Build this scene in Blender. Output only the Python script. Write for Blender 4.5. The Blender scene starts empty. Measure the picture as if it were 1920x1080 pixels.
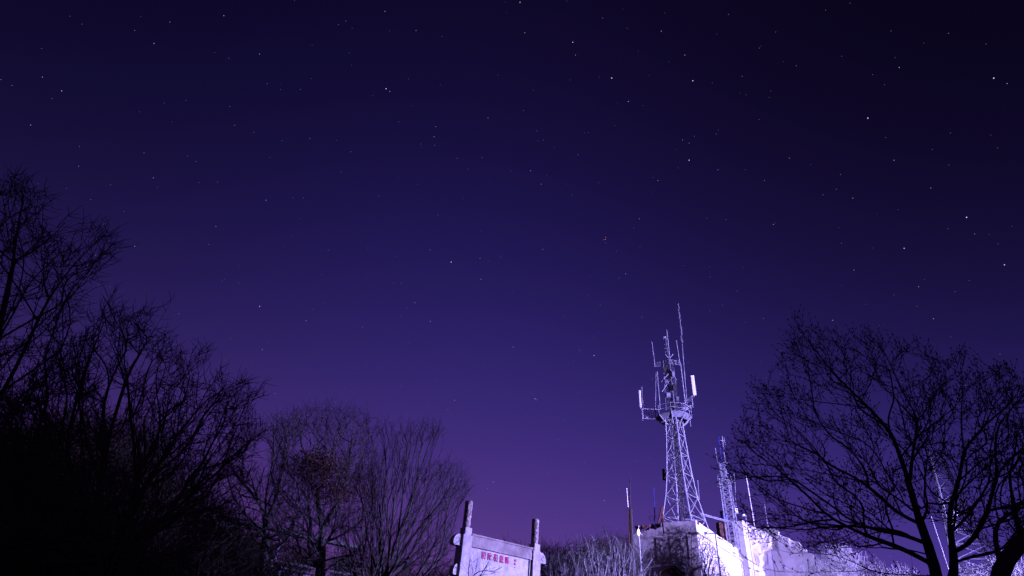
import bpy, math, random
import numpy as np
from mathutils import Vector, Matrix
C = bpy.context.scene.collection
R = math.radians
# ------------------------------------------------------------ camera
EYE = 1.6
F = 1020.0                                   # focal length in pixels of a 1920 wide frame
PITCH = math.atan(F / math.hypot(130, 1460)); ROLL = math.atan(130 / 1460)
fw = np.array([0, math.cos(PITCH), math.sin(PITCH)]); u0 = np.array([0, -math.sin(PITCH), math.cos(PITCH)]); r0 = np.array([1., 0, 0])
rt = math.cos(ROLL)*r0 + math.sin(ROLL)*u0; up = math.cos(ROLL)*u0 - math.sin(ROLL)*r0
cam = bpy.data.objects.new('camera', bpy.data.cameras.new('camera')); C.objects.link(cam)
cam.matrix_world = Matrix(((rt[0], up[0], -fw[0], 0), (rt[1], up[1], -fw[1], 0), (rt[2], up[2], -fw[2], EYE), (0, 0, 0, 1)))
cam.data.sensor_width = 36; cam.data.lens = 36*F/1920; cam.data.clip_end = 9000; cam.data.clip_start = .05
bpy.context.scene.camera = cam
def ray(x, y):
    d = rt*(x-960) + up*(540-y) + fw*F
    return d/math.hypot(d[0], d[1])
def P(x, y, D):                              # world point seen at photo pixel x,y, at horizontal distance D
    d = ray(x, y)*D; d[2] += EYE
    return d
def lin(c): return tuple(((v/255)/12.92 if v/255 <= .04045 else ((v/255+.055)/1.055)**2.4) for v in c)
# ------------------------------------------------------------ night sky
w = bpy.data.worlds.new('World'); bpy.context.scene.world = w; w.use_nodes = True
nt = w.node_tree; nt.nodes.clear()
tc = nt.nodes.new('ShaderNodeTexCoord'); sx_ = nt.nodes.new('ShaderNodeSeparateXYZ'); nt.links.new(tc.outputs['Generated'], sx_.inputs[0])
def mth(op, a, b=None, c=None):
    n = nt.nodes.new('ShaderNodeMath'); n.operation = op
    for i, v in enumerate((a, b, c)):
        if v is None: continue
        if isinstance(v, (int, float)): n.inputs[i].default_value = v
        else: nt.links.new(v, n.inputs[i])
    return n.outputs[0]
dx, dz = sx_.outputs[0], mth('MAXIMUM', sx_.outputs[2], 0.0)
xx = mth('MULTIPLY', dx, dx); zz = mth('MULTIPLY', dz, dz)
# log radiance of the night sky per channel: town glow low in the north, darkest high up and to the sides
cb = nt.nodes.new('ShaderNodeCombineXYZ'); terms = [dz, zz, mth('MULTIPLY', zz, dz), dx, xx, mth('MULTIPLY', dx, dz), mth('MULTIPLY', xx, dz)]
for i, (k0, ks, hi) in enumerate(((-1.537, (-5.14, 2.111, -1.318, -.176, -.199, -.019, -3.791), -1.55), (-2.671, (-3.236, .967, -1.672, .19, .226, -.72, -4.545), -2.65), (-1.195, (-1.075, -.368, -1.946, .477, .746, -1.212, -6.022), -1.15))):
    a_ = mth('MULTIPLY_ADD', terms[0], ks[0], k0)
    for t_, k_ in zip(terms[1:], ks[1:]): a_ = mth('MULTIPLY_ADD', t_, k_, a_)
    nt.links.new(mth('EXPONENT', mth('MINIMUM', mth('MAXIMUM', a_, -7.5), hi)), cb.inputs[i])
bg = nt.nodes.new('ShaderNodeBackground'); bg.inputs['Strength'].default_value = 1.0
out = nt.nodes.new('ShaderNodeOutputWorld')
nt.links.new(cb.outputs[0], bg.inputs['Color']); nt.links.new(bg.outputs[0], out.inputs[0])
vs = bpy.context.scene.view_settings; vs.view_transform = 'Standard'; vs.look = 'None'; vs.exposure = 0; vs.gamma = 1
# ------------------------------------------------------------ lights: the site floodlight on the hill to the right, and a faint moon
def lamp(name, kind, loc, tgt, power, col, **kw):
    l = bpy.data.lights.new(name, kind); l.energy = power; l.color = col
    for k, v in kw.items(): setattr(l, k, v)
    o = bpy.data.objects.new(name, l); C.objects.link(o); o.location = loc
    o.rotation_euler = (Vector(tgt)-Vector(loc)).to_track_quat('-Z', 'Y').to_euler(); return o
LX, LY, LZ = 50, 14, 10
lamp('floodlight_beam', 'SPOT', (LX, LY, LZ), (LX+40*math.cos(R(134)), LY+40*math.sin(R(134)), 12.5), 640000, (.40, .33, 1.0), spot_size=R(90), spot_blend=.12, shadow_soft_size=.5)
lamp('moon', 'SUN', (0, 0, 50), (-30, 12, 30), .05, (.6, .55, 1.0), angle=R(1))
# ------------------------------------------------------------ helpers
rng = random.Random(7); nrng = np.random.default_rng(7)
def mat(name, c1, c2=None, scale=4, rough=.8, bump=.2, metal=0, emit=None, detail=6, stain=None, stain_amt=(.5, .62)):
    m = bpy.data.materials.new(name); m.use_nodes = True; n = m.node_tree.nodes; L = m.node_tree.links
    b = n['Principled BSDF']; b.inputs['Roughness'].default_value = rough; b.inputs['Metallic'].default_value = metal
    b.inputs['Specular IOR Level'].default_value = .3
    if emit:
        b.inputs['Base Color'].default_value = (*c1, 1); b.inputs['Emission Color'].default_value = (*c1, 1); b.inputs['Emission Strength'].default_value = emit
        return m
    t = n.new('ShaderNodeTexCoord'); ns = n.new('ShaderNodeTexNoise'); ns.inputs['Scale'].default_value = scale; ns.inputs['Detail'].default_value = detail
    L.new(t.outputs['Object'], ns.inputs['Vector'])
    rp = n.new('ShaderNodeValToRGB'); rp.color_ramp.elements[0].position = .35; rp.color_ramp.elements[1].position = .65
    rp.color_ramp.elements[0].color = (*c1, 1); rp.color_ramp.elements[1].color = (*(c2 or c1), 1)
    L.new(ns.outputs['Fac'], rp.inputs['Fac']); col = rp.outputs['Color']
    if stain:
        n2 = n.new('ShaderNodeTexNoise'); n2.inputs['Scale'].default_value = scale*.35; n2.inputs['Detail'].default_value = 9; n2.inputs['Roughness'].default_value = .65
        mp = n.new('ShaderNodeMapping'); mp.inputs['Scale'].default_value = (1, 1, .45); mp.inputs['Location'].default_value = (3, 8, 2)
        L.new(t.outputs['Object'], mp.inputs['Vector']); L.new(mp.outputs[0], n2.inputs['Vector'])
        r2 = n.new('ShaderNodeValToRGB'); r2.color_ramp.elements[0].position = stain_amt[0]; r2.color_ramp.elements[1].position = stain_amt[1]
        L.new(n2.outputs['Fac'], r2.inputs['Fac'])
        mx = n.new('ShaderNodeMix'); mx.data_type = 'RGBA'; L.new(r2.outputs['Color'], mx.inputs['Factor']); L.new(col, mx.inputs[6]); mx.inputs[7].default_value = (*stain, 1)
        col = mx.outputs[2]
    L.new(col, b.inputs['Base Color'])
    if bump:
        bp = n.new('ShaderNodeBump'); bp.inputs['Strength'].default_value = bump; bp.inputs['Distance'].default_value = .05
        L.new(ns.outputs['Fac'], bp.inputs['Height']); L.new(bp.outputs[0], b.inputs['Normal'])
    return m
M = dict(
 ground=mat('dry_soil', (.03, .025, .022), (.06, .05, .045), 1.5, bump=.6),
 bark=mat('dark_bark', (.018, .012, .010), (.034, .023, .018), 12, bump=.5),
 bark_mid=mat('brown_bark', (.010, .007, .008), (.028, .022, .025), 12, bump=.5),
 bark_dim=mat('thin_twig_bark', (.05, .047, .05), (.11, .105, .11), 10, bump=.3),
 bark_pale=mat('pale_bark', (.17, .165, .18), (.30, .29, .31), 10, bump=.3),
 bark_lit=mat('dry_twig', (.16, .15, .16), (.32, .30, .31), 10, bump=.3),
 leaf_dead=mat('dead_leaf', (.020, .007, .006), (.042, .013, .010), 6, bump=0),
 conc=mat('weathered_concrete', (.36, .32, .33), (.52, .47, .47), 1.6, bump=.5, stain=(.20, .17, .18), stain_amt=(.54, .70)),
 white=mat('whitewashed_wall', (.66, .63, .62), (.82, .79, .78), 1.2, bump=.5, stain=(.34, .30, .34), stain_amt=(.56, .72)),
 beam=mat('weathered_granite', (.15, .125, .12), (.22, .19, .185), 3, bump=.5, stain=(.11, .09, .09)),
 wk=mat('stone_with_blue_light', (.07, .07, .14), (.13, .13, .24), 4, bump=.3),  # dim blue light on the walkway put into the stone colour
 rock=mat('whitewashed_rock', (.70, .66, .68), (.86, .83, .82), .7, bump=.9, stain=(.42, .37, .46), stain_amt=(.52, .72)),
 brick=mat('old_brick', (.09, .04, .035), (.17, .08, .065), 5, bump=.6),
 stone=mat('granite_white', (.25, .24, .255), (.35, .335, .35), 5, bump=.25, stain=(.15, .13, .14), stain_amt=(.48, .72)),
 column=mat('rough_column_stone', (.08, .055, .055), (.30, .26, .25), 9, bump=.9, detail=8),
 red=mat('red_paint', (.27, .02, .08), (.34, .03, .11), 20, bump=0),
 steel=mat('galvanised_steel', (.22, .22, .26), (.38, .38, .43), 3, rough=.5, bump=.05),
 steel_mid=mat('mid_grey_steel', (.11, .11, .14), (.22, .22, .26), 3, rough=.55, bump=.05),
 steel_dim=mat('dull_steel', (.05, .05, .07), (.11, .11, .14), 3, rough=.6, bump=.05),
 rust=mat('rusty_steel', (.07, .025, .015), (.14, .05, .03), 6, rough=.9, bump=.2),
 darksteel=mat('black_steel', (.02, .018, .02), (.04, .03, .03), 6, rough=.6, bump=.1),
 bluepaint=mat('blue_paint', (.03, .04, .22), (.04, .06, .32), 4, rough=.5, bump=.05),
 plastic=mat('white_plastic', (.72, .72, .75), (.8, .8, .82), 2, rough=.4, bump=0),
 tile=mat('dark_roof_tile', (.03, .028, .035), (.06, .055, .06), 6, bump=.3),
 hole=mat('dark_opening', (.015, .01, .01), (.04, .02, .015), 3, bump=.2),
 plane=mat('aircraft_paint', (.25, .25, .27), (.3, .3, .32), 1, bump=0),
 lamp=mat('floodlit_glow', (.95, .85, 1.0), emit=4),  # floodlit brightness of the post head put in as emission
 redlamp=mat('red_beacon', (1.0, .14, .18), emit=5),
 strobe=mat('white_strobe', (1.0, .75, .85), emit=4),
 star1=mat('star_bright', (.80, .78, 1.0), emit=1.15), star2=mat('star_medium', (.72, .68, 1.0), emit=.6), star3=mat('star_faint', (.62, .58, .95), emit=.34),
)
class MB:
    def __init__(s): s.v = []; s.f = []; s.n = 0
    def add(s, v, f):
        s.v.append(np.asarray(v, float)); n = s.n; s.f.extend([tuple(i+n for i in q) for q in f]); s.n += len(v); return s
    def box(s, c, size, rz=0, rx=0, ry=0):
        a = np.array([[x, y, z] for x in (-.5, .5) for y in (-.5, .5) for z in (-.5, .5)])*np.array(size)
        m = np.array(Matrix.Rotation(rz, 3, 'Z') @ Matrix.Rotation(ry, 3, 'Y') @ Matrix.Rotation(rx, 3, 'X'))
        return s.add(a @ m.T + np.array(c), [(0, 1, 3, 2), (4, 6, 7, 5), (0, 4, 5, 1), (2, 3, 7, 6), (0, 2, 6, 4), (1, 5, 7, 3)])
    def tube(s, pts, rad, n=4, cap=True):
        p = np.asarray(pts, float); k = len(p)
        if np.isscalar(rad): rad = [rad]*k
        t = np.empty_like(p); t[1:-1] = p[2:]-p[:-2]; t[0] = p[1]-p[0]; t[-1] = p[-1]-p[-2]
        t /= (np.linalg.norm(t, axis=1)[:, None]+1e-9)
        tm = t.mean(0); ref = np.eye(3)[np.argmin(np.abs(tm))]
        a = np.cross(t, ref); a /= (np.linalg.norm(a, axis=1)[:, None]+1e-9); b = np.cross(t, a)
        an = np.arange(n)*2*math.pi/n
        v = p[:, None, :] + np.array(rad)[:, None, None]*(np.cos(an)[None, :, None]*a[:, None, :] + np.sin(an)[None, :, None]*b[:, None, :])
        f = [(i*n+j, i*n+(j+1) % n, (i+1)*n+(j+1) % n, (i+1)*n+j) for i in range(k-1) for j in range(n)]
        if cap and n > 2: f += [tuple(range(n))[::-1], tuple(range((k-1)*n, k*n))]
        return s.add(v.reshape(-1, 3), f)
    def build(s, name, m, parent=None, loc=None, smooth=False):
        me = bpy.data.meshes.new(name); v = np.vstack(s.v)
        if loc is not None: v = v-np.asarray(loc, float)
        me.from_pydata(v.tolist(), [], s.f)
        for q in (m if isinstance(m, (list, tuple)) else [m]): me.materials.append(q)
        if smooth: me.shade_smooth()
        o = bpy.data.objects.new(name, me); C.objects.link(o)
        if parent is not None: o.parent = parent
        elif loc is not None: o.location = tuple(loc)
        return o
def tag(o, label=None, cat=None, group=None, kind=None):
    for k, v in (('label', label), ('category', cat), ('group', group), ('kind', kind)):
        if v: o[k] = v
    return o
def empty(name, loc, label, cat, group=None):
    o = bpy.data.objects.new(name, None); C.objects.link(o); o.location = tuple(float(v) for v in loc); o.empty_display_size = .3
    return tag(o, label, cat, group)
# ------------------------------------------------------------ terrain
def sm(t): t = np.clip(t, 0, 1); return t*t*(3-2*t)
def ground(x, y):
    x = np.asarray(x, float); y = np.asarray(y, float); D = np.hypot(x, y); az = np.degrees(np.arctan2(x, y))
    h = sm((D-12)/40)*(3.2+3.7*sm((az+8)/20))*sm((110-np.abs(az))/30)
    h = h + 5.4*np.exp(-((x+15)/7.0)**2-((y-21)/6)**2)
    h = h + 3.0*np.exp(-((x+19)/13)**2-((y-44)/8)**2)
    h = h*(1-sm((D-95)/80)) - 45*sm((D-110)/300)
    h = h + .25*np.sin(x*.7+1)*np.sin(y*.6)*sm((D-5)/10) + .12*np.sin(x*2.1)*np.sin(y*1.7+2)*sm((D-5)/10)
    return h
def gz(x, y): return float(ground(x, y))
rr = np.concatenate([[0.01], np.linspace(1.5, 110, 90), np.geomspace(118, 6000, 26)]); na = 180
gm = MB(); aa = np.arange(na)*2*math.pi/na
X = rr[:, None]*np.sin(aa)[None]; Y = rr[:, None]*np.cos(aa)[None]
gm.add(np.stack([X, Y, ground(X, Y)], -1).reshape(-1, 3), [(i*na+j, i*na+(j+1) % na, (i+1)*na+(j+1) % na, (i+1)*na+j) for i in range(len(rr)-1) for j in range(na)])
tag(gm.build('ground', M['ground'], smooth=True), kind='structure')
# ------------------------------------------------------------ stars
BR = [(1074,79,3),(1147,146,3),(1299,151,3),(1627,221,3),(1863,146,3),(1888,156,2),(1812,407,3),(1599,371,2),(1695,465,3),(1883,496,3),(975,4,3),(846,491,3),(487,574,3),
 (902,523,2),(778,567,2),(1003,747,3),(1173,513,2),(724,166,3),(731,171,2),(1178,190,2),(1280,262,2),(1292,268,2),(1292,300,3),(492,655,2),(58,234,2),(1722,537,2),(1114,666,3),(995,320,2),
 (288,333,2),(499,375,2),(1015,345,2),(817,237,2),(814,256,2),(962,650,2),(1686,126,2),(680,613,2),(852,750,2),(1079,103,2),(1240,58,2),(1284,103,2),(984,61,2),(915,221,2),
 (80,144,2),(116,170,2),(289,81,2),(487,101,2),(581,259,2),(405,424,2),(420,29,2),(319,41,2),(1018,467,2),(1133,938,2),(925,903,2),(1450,420,2),(1601,506,2),(1750,597,2),(1827,438,2),
 (1561,600,2),(616,469,2),(806,468,2),(574,601,2),(253,461,2),(1175,915,2),(1240,895,1),(807,602,2),(1346,318,2),(1433,338,2),(1480,296,2),(1676,300,2),(1745,352,2),(1930,330,2)]
sd = []
for x, y, b in BR:
    d = ray(x, y); sd.append((d/np.linalg.norm(d), b))
for i in range(1700):
    z = rng.uniform(.05, 1); a = rng.uniform(0, 2*math.pi); q = math.sqrt(1-z*z)
    sd.append((np.array([q*math.cos(a), q*math.sin(a), z]), 2 if rng.random() < .018 else 1 if rng.random() < .4 else 0))
ss = {1: MB(), 2: MB(), 3: MB()}
allm = MB(); mi = []
for d, b in sd:
    r = {3: 2.2, 2: 1.6, 1: 1.35, 0: 1.0}[b]*rng.uniform(.8, 1.15)
    c = d*3000; t1 = np.cross(d, [0, 0, 1.0]); t1 /= np.linalg.norm(t1)+1e-9; t2 = np.cross(d, t1)
    allm.add([c+t1*r, c+t2*r, c-t1*r, c-t2*r, c+d*r, c-d*r], [(0, 1, 4), (1, 2, 4), (2, 3, 4), (3, 0, 4), (1, 0, 5), (2, 1, 5), (3, 2, 5), (0, 3, 5)])
    mi += [{3: 0, 2: 1, 1: 2, 0: 2}[b]]*8
so = allm.build('stars', [M['star1'], M['star2'], M['star3']]); so.data.polygons.foreach_set('material_index', mi)
tag(so, kind='stuff'); so['label'] = 'tiny white stars scattered over the purple night sky'; so['category'] = 'stars'
# ------------------------------------------------------------ bare trees
def poly_in(poly, x, y):
    c = False; j = len(poly)-1
    for i in range(len(poly)):
        (xi, yi), (xj, yj) = poly[i], poly[j]
        if (yi > y) != (yj > y) and x < (xj-xi)*(y-yi)/(yj-yi)+xi: c = not c
        j = i
    return c
def env(poly, n, D, dw, seed, clump=0):
    q = random.Random(seed); xs = [p[0] for p in poly]; ys = [p[1] for p in poly]; o = []
    while len(o) < n:
        x = q.uniform(min(xs), max(xs)); y = q.uniform(min(ys), max(ys))
        if clump and .5+.5*math.sin(x/31+seed+1.7*math.sin(y/43))*math.sin(y/27+2*math.sin(x/57)) < clump*q.uniform(.5, 1.5): continue
        if poly_in(poly, x, y): o.append(P(x, y, D+q.gauss(0, .5)*dw))
    return o
def arbor(seeds, targets, bf, rtip, rbase, seglen, jit, seed, smooth=3):
    """seeds: list of polylines, the first starts at the root, the others start on an existing node. Grows to every target."""
    g2 = np.random.default_rng(seed); pos = []; par = []
    for s in seeds:
        s = [np.array(p, float) for p in s]
        if not pos: pos.append(s[0]); par.append(-1); last = 0
        else: last = int(np.argmin([np.linalg.norm(p-s[0]) for p in pos]))
        for p in s[1:]:
            a = pos[last]; k = max(1, int(np.linalg.norm(p-a)/seglen))
            for i in range(1, k+1):
                pos.append(a+(p-a)*i/k); par.append(last); last = len(pos)-1
    T = np.array(targets)
    pl = np.zeros(len(pos))
    for i in range(1, len(pos)): pl[i] = pl[par[i]]+np.linalg.norm(pos[i]-pos[par[i]])
    S = np.array(pos); dm = np.linalg.norm(T[:, None]-S[None], axis=2)
    cost = dm+bf*pl[None]; bi = cost.argmin(1); bc = cost.min(1); alive = np.ones(len(T), bool); pl = list(pl)
    for _ in range(len(T)):
        j = int(np.where(alive, bc, 1e9).argmin()); alive[j] = False
        i = int(bi[j]); a = pos[i]; b = T[j]; L = float(np.linalg.norm(b-a))
        k = max(1, int(L/seglen)); last = i
        pd = (a-pos[par[i]]) if par[i] >= 0 else np.array([0, 0, 1.]); pd = pd/(np.linalg.norm(pd)+1e-9)
        new = []
        for m in range(1, k+1):
            t = m/k; q = a+(b-a)*t + pd*L*.22*t*(1-t) + (g2.normal(0, 1, 3)*jit if m < k else 0)
            pos.append(q); par.append(last); pl.append(pl[last]+float(np.linalg.norm(q-pos[last]))); last = len(pos)-1; new.append(last)
        for nn in new:
            d = np.linalg.norm(T-pos[nn], axis=1)+bf*pl[nn]; u = d < bc; bc[u] = d[u]; bi[u] = nn
    pos = np.array(pos); par = np.array(par); N = len(pos)
    leaves = np.zeros(N); kids = [[] for _ in range(N)]
    for i in range(1, N): kids[par[i]].append(i)
    for i in range(N-1, -1, -1):
        if not kids[i]: leaves[i] = 1
        if par[i] >= 0: leaves[par[i]] += leaves[i]
    main = np.array([max(k, key=lambda q: leaves[q]) if k else -1 for k in kids])
    for _ in range(smooth):
        ok = (par >= 0) & (main >= 0); pn = pos.copy(); pn[ok] = .5*pos[ok]+.25*pos[par[ok]]+.25*pos[main[ok]]; pos = pn
    pw = math.log(max(leaves[0], 2))/math.log(rbase/rtip); rad = rtip*leaves**(1/pw)
    chains = []; todo = [0]
    while todo:
        s = todo.pop(); ch = [s] if par[s] < 0 else [par[s], s]; c = s
        while main[c] >= 0:
            for k in kids[c]:
                if k != main[c]: todo.append(k)
            c = main[c]; ch.append(c)
        r = rad[ch].copy()
        if par[s] >= 0: r[0] = r[1]
        r[-1] *= .5
        if len(ch) > 1: chains.append((pos[ch], r))
    return chains, pos, par, rad, main
def twigs(mb, pos, par, rad, rmax, per, ln, r, up_, seed, bud=0, spread=.75):
    q = random.Random(seed)
    for i in range(1, len(pos)):
        if rad[i] > rmax: continue
        k = int(per)+(q.random() < per-int(per))
        d0 = pos[i]-pos[par[i]]; d0 = d0/(np.linalg.norm(d0)+1e-9)
        for _ in range(k):
            d = d0*.8+np.array([q.gauss(0, spread), q.gauss(0, spread), q.gauss(0, spread)+up_]); d /= np.linalg.norm(d)
            L = ln*q.uniform(.4, 1.2); b = d+np.array([q.gauss(0, .25), q.gauss(0, .25), q.gauss(0, .25)+up_*.5]); b /= np.linalg.norm(b)
            p0 = pos[i]; p1 = p0+d*L*.5; p2 = p1+b*L*.5
            mb.tube([p0, p1, p2], [r, r*.8, r*.45], 3, False)
            if bud:
                for pt, bd in ((p2, b), (p1, (d+np.array([q.gauss(0, .6), q.gauss(0, .6), .3])))):
                    if q.random() < .8: mb.tube([pt, pt+bd*bud*.5, pt+bd*bud*1.1], [r*.4, bud*.26, r*.2], 3, False)
def make_tree(name, root, label, cat, group, chains, barks, trunk_r, limb_r, extra=None, tw=None, trunk_name='trunk'):
    o = empty(name, root, label, cat, group); cw = MB(); mt, ml, mc = barks; nl = 0
    for p, r in chains:
        if r[0] > limb_r:
            big = r[0] > trunk_r
            MB().tube(p, r, 9 if big else 6).build(trunk_name if big else 'limb', mt if big else ml, o, loc=root, smooth=True)
        else: cw.tube(p, r, 4 if r[0] > .012 else 3, False)
    if tw: tw(cw)
    cw.build('crown', mc, o, loc=root)
    if extra: extra(o)
    return o
# the near right tree, silhouetted
DT = 14.0
def pt(x, y, dd=0): return P(x, y, DT+dd)
rootA = P(1762, 1085, DT); rootA[2] = gz(rootA[0], rootA[1])-.2
baseA = P(1764, 1130, DT)
sA = [rootA, baseA, pt(1757, 1080), pt(1741, 1022, -.1), pt(1720, 964, -.3), pt(1700, 890, -.5), pt(1672, 811, -.8), pt(1630, 765, -1), pt(1572, 710, -1.2), pt(1538, 668, -1.3), pt(1500, 620, -1.4), pt(1492, 600, -1.4)]
sB = [P(1764, 1130, DT), pt(1792, 1075, .1), pt(1787, 1035, .2), pt(1778, 964, .3), pt(1797, 903, .5), pt(1806, 858, .6), pt(1802, 788, .7), pt(1806, 700, .9)]
seedsA = [sA, sB,
 [pt(1722, 967, -.3), pt(1672, 925, -.9), pt(1616, 902, -1.3), pt(1528, 884, -1.7), pt(1455, 873, -2.0), pt(1375, 868, -2.2)],
 [pt(1640, 770, -1), pt(1575, 758, -1.6), pt(1505, 750, -2), pt(1413, 735, -2.5)],
 [pt(1706, 905, -.4), pt(1713, 839, .1), pt(1723, 788, .4), pt(1752, 747, .8), pt(1764, 672, 1.2)],
 [pt(1723, 788, .4), pt(1692, 733, .2), pt(1664, 672, 0), pt(1640, 630, -.2)],
 [pt(1738, 1015, -.1), pt(1690, 996, -.8), pt(1644, 990, -1.2), pt(1579, 986, -1.5), pt(1505, 980, -1.8)],
 [pt(1745, 1040, -.1), pt(1700, 1030, -1), pt(1640, 1028, -1.6), pt(1590, 1022, -2), pt(1530, 1030, -2.3)],
 [pt(1755, 1075, 0), pt(1700, 1078, -1), pt(1600, 1071, -2), pt(1500, 1073, -2.7), pt(1440, 1072, -3), pt(1400, 1050, -3.2), pt(1370, 1025, -3.3)],
 [pt(1795, 903, .5), pt(1846, 858, 1), pt(1872, 850, 1.3), pt(1918, 853, 1.8), pt(1980, 830, 2.2)],
 [pt(1807, 846, .6), pt(1828, 819, .4), pt(1849, 793, .2), pt(1893, 760, 0), pt(1920, 720, -.2)],
 [pt(1787, 1035, .2), pt(1819, 1021, -.1), pt(1834, 994, -.3), pt(1855, 958, -.6), pt(1859, 920, -.8), pt(1890, 860, -1)],
 [pt(1855, 958, -.6), pt(1885, 950, -.9), pt(1920, 945, -1.2), pt(1990, 930, -1.4)],
 [pt(1780, 990, .25), pt(1810, 973, .6), pt(1828, 950, .9), pt(1843, 926, 1.1), pt(1858, 899, 1.3), pt(1855, 850, 1.5), pt(1870, 780, 1.6)]]
envA = [(1350, 862), (1385, 800), (1415, 720), (1440, 690), (1470, 655), (1490, 597), (1520, 612), (1560, 618), (1590, 622), (1640, 618), (1680, 640), (1715, 648), (1745, 655), (1770, 685), (1805, 658), (1830, 665), (1870, 690), (1905, 690),
        (1990, 730), (2040, 900), (1990, 1040), (1850, 1040), (1810, 1000), (1700, 960), (1640, 1040), (1480, 1040), (1400, 1010), (1370, 930), (1340, 880)]
ch, pos, par, rad, mn = arbor(seedsA, env(envA, 2900, DT-.3, 2.4, 3, .22), .42, .0045, .12, .16, .010, 5, 2)
make_tree('bare_tree', rootA, 'large bare tree with two dark forking trunks in the right foreground', 'tree', None, ch, (M['bark'], M['bark'], M['bark']), .085, .035,
          tw=lambda m: twigs(m, pos, par, rad, .014, 1.2, .30, .0045, .55, 9, bud=.05, spread=.5))
# second right tree: only a thick leaning limb and its branches enter the frame
def pt2(x, y, dd=0): return P(x, y, 11+dd)
rootB = P(1862, 1100, 11); rootB[2] = gz(rootB[0], rootB[1])-.2
sB2 = [[rootB, pt2(1866, 1090), pt2(1888, 1047), pt2(1917, 1012), pt2(1965, 970, .3), pt2(2030, 900, .5)], [pt2(1875, 1070), pt2(1868, 1020, .4), pt2(1850, 970, .6), pt2(1830, 900, .8)]]
envB = [(1830, 880), (1870, 780), (1960, 760), (2100, 800), (2150, 950), (2060, 1040), (1930, 960), (1870, 980)]
ch, pos, par, rad, mn = arbor(sB2, env(envB, 520, 11.4, 1.6, 4), .5, .0045, .105, .16, .012, 6, 2)
make_tree('bare_tree', rootB, 'thick dark leaning tree trunk entering at the bottom right corner', 'tree', None, ch, (M['bark'],)*3, .07, .03,
          tw=lambda m: twigs(m, pos, par, rad, .012, .8, .22, .004, .3, 19, bud=.04))
# left side trees
def env_tree(label, rootpx, D, poly, n, bf, rtip, rb, dw, seed, barks, seeds=(), tw=None, extra=None, jit=.02, seg=.25, tr=.09, lr=.045, group='bare trees on the left', clump=0):
    rx = P(rootpx[0], rootpx[1], D); zb = rx[2]; rx[2] = gz(rx[0], rx[1])-.2
    first = [rx, np.array([rx[0], rx[1], max(rx[2]+.6, zb-.1)])]
    sl = [first]+[[P(*q) for q in s] for s in seeds]
    ch, pos, par, rad, mn = arbor(sl, env(poly, n, D, dw, seed, clump), bf, rtip, rb, seg, jit, seed, 2)
    return make_tree('bare_tree', rx, label, 'tree', group, ch, barks, tr, lr, extra=extra, tw=(lambda m: twigs(m, pos, par, rad, *tw)) if tw else None)
bk = (M['bark'],)*3
env_tree('tall bare tree at the left edge with feathery twigs', (-60, 1090), 15, [(-10, 350), (30, 322), (75, 350), (100, 385), (140, 410), (195, 425), (228, 462), (205, 500), (170, 530), (150, 600), (165, 740), (140, 900), (80, 1060), (-160, 1060), (-300, 800), (-260, 520), (-120, 400)], 3600, .45, .005, .22, 3.2, 11, bk,
         seeds=[[(-62, 1080, 15), (-40, 900, 15), (-20, 700, 15.3), (20, 520, 15.5), (40, 380, 15.6)], [(-30, 800, 15), (30, 690, 14.5), (90, 560, 14.2), (150, 480, 14), (205, 440, 14)], [(-20, 720, 15), (60, 620, 14), (130, 560, 13.6), (190, 505, 13.4)], [(-30, 780, 15), (60, 745, 14.4), (150, 735, 14)]],
         tw=(.014, 1.6, .42, .0075, .2, 21), clump=.28, lr=.06, tr=.12)
env_tree('big spreading multi-stemmed bare tree, the darkest on the left', (190, 1100), 13.5, [(60, 700), (165, 610), (212, 545), (235, 590), (270, 575), (335, 560), (310, 625), (345, 660), (370, 655), (392, 632), (395, 690), (415, 690), (425, 720), (450, 715), (462, 705), (470, 735), (498, 715), (490, 770), (515, 790), (480, 850), (460, 930), (430, 1010), (380, 1060), (-60, 1060), (-40, 760)], 5200, .5, .0045, .20, 3.2, 12, bk,
         seeds=[[(190, 1090, 13.5), (180, 960, 13.6), (200, 830, 13.8), (240, 700, 14), (320, 568, 14.2)], [(200, 1060, 13.5), (260, 930, 13.2), (330, 820, 13), (390, 740, 12.8), (470, 712, 12.6)], [(210, 1050, 13.5), (300, 980, 13), (390, 900, 12.6), (470, 830, 12.4)], [(180, 1000, 13.5), (120, 850, 14), (150, 720, 14.4), (200, 590, 14.6)], [(180, 1040, 13.5), (60, 930, 13.4), (10, 800, 13.4)]],
         tw=(.012, 1.3, .36, .0065, .3, 22), clump=.28, jit=.012, lr=.05, tr=.1)
mk = (M['bark_mid'],)*3
env_tree('bare tree with a low Y-shaped fork left of centre, above the covered walkway', (492, 1085), 23, [(395, 900), (400, 850), (450, 800), (520, 775), (560, 765), (590, 840), (590, 930), (570, 1020), (430, 1010), (380, 960)], 1500, .45, .007, .17, 3, 13, mk,
         seeds=[[(492, 1070, 23), (500, 1000, 23), (497, 960, 23), (470, 920, 23), (440, 890, 23), (420, 850, 23)], [(500, 985, 23), (520, 930, 23.2), (530, 870, 23.3), (540, 800, 23.4)], [(497, 965, 23), (440, 945, 22.8), (400, 935, 22.6)]],
         tw=(.016, .8, .5, .006, .2, 23), clump=.28, jit=.04)
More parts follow.
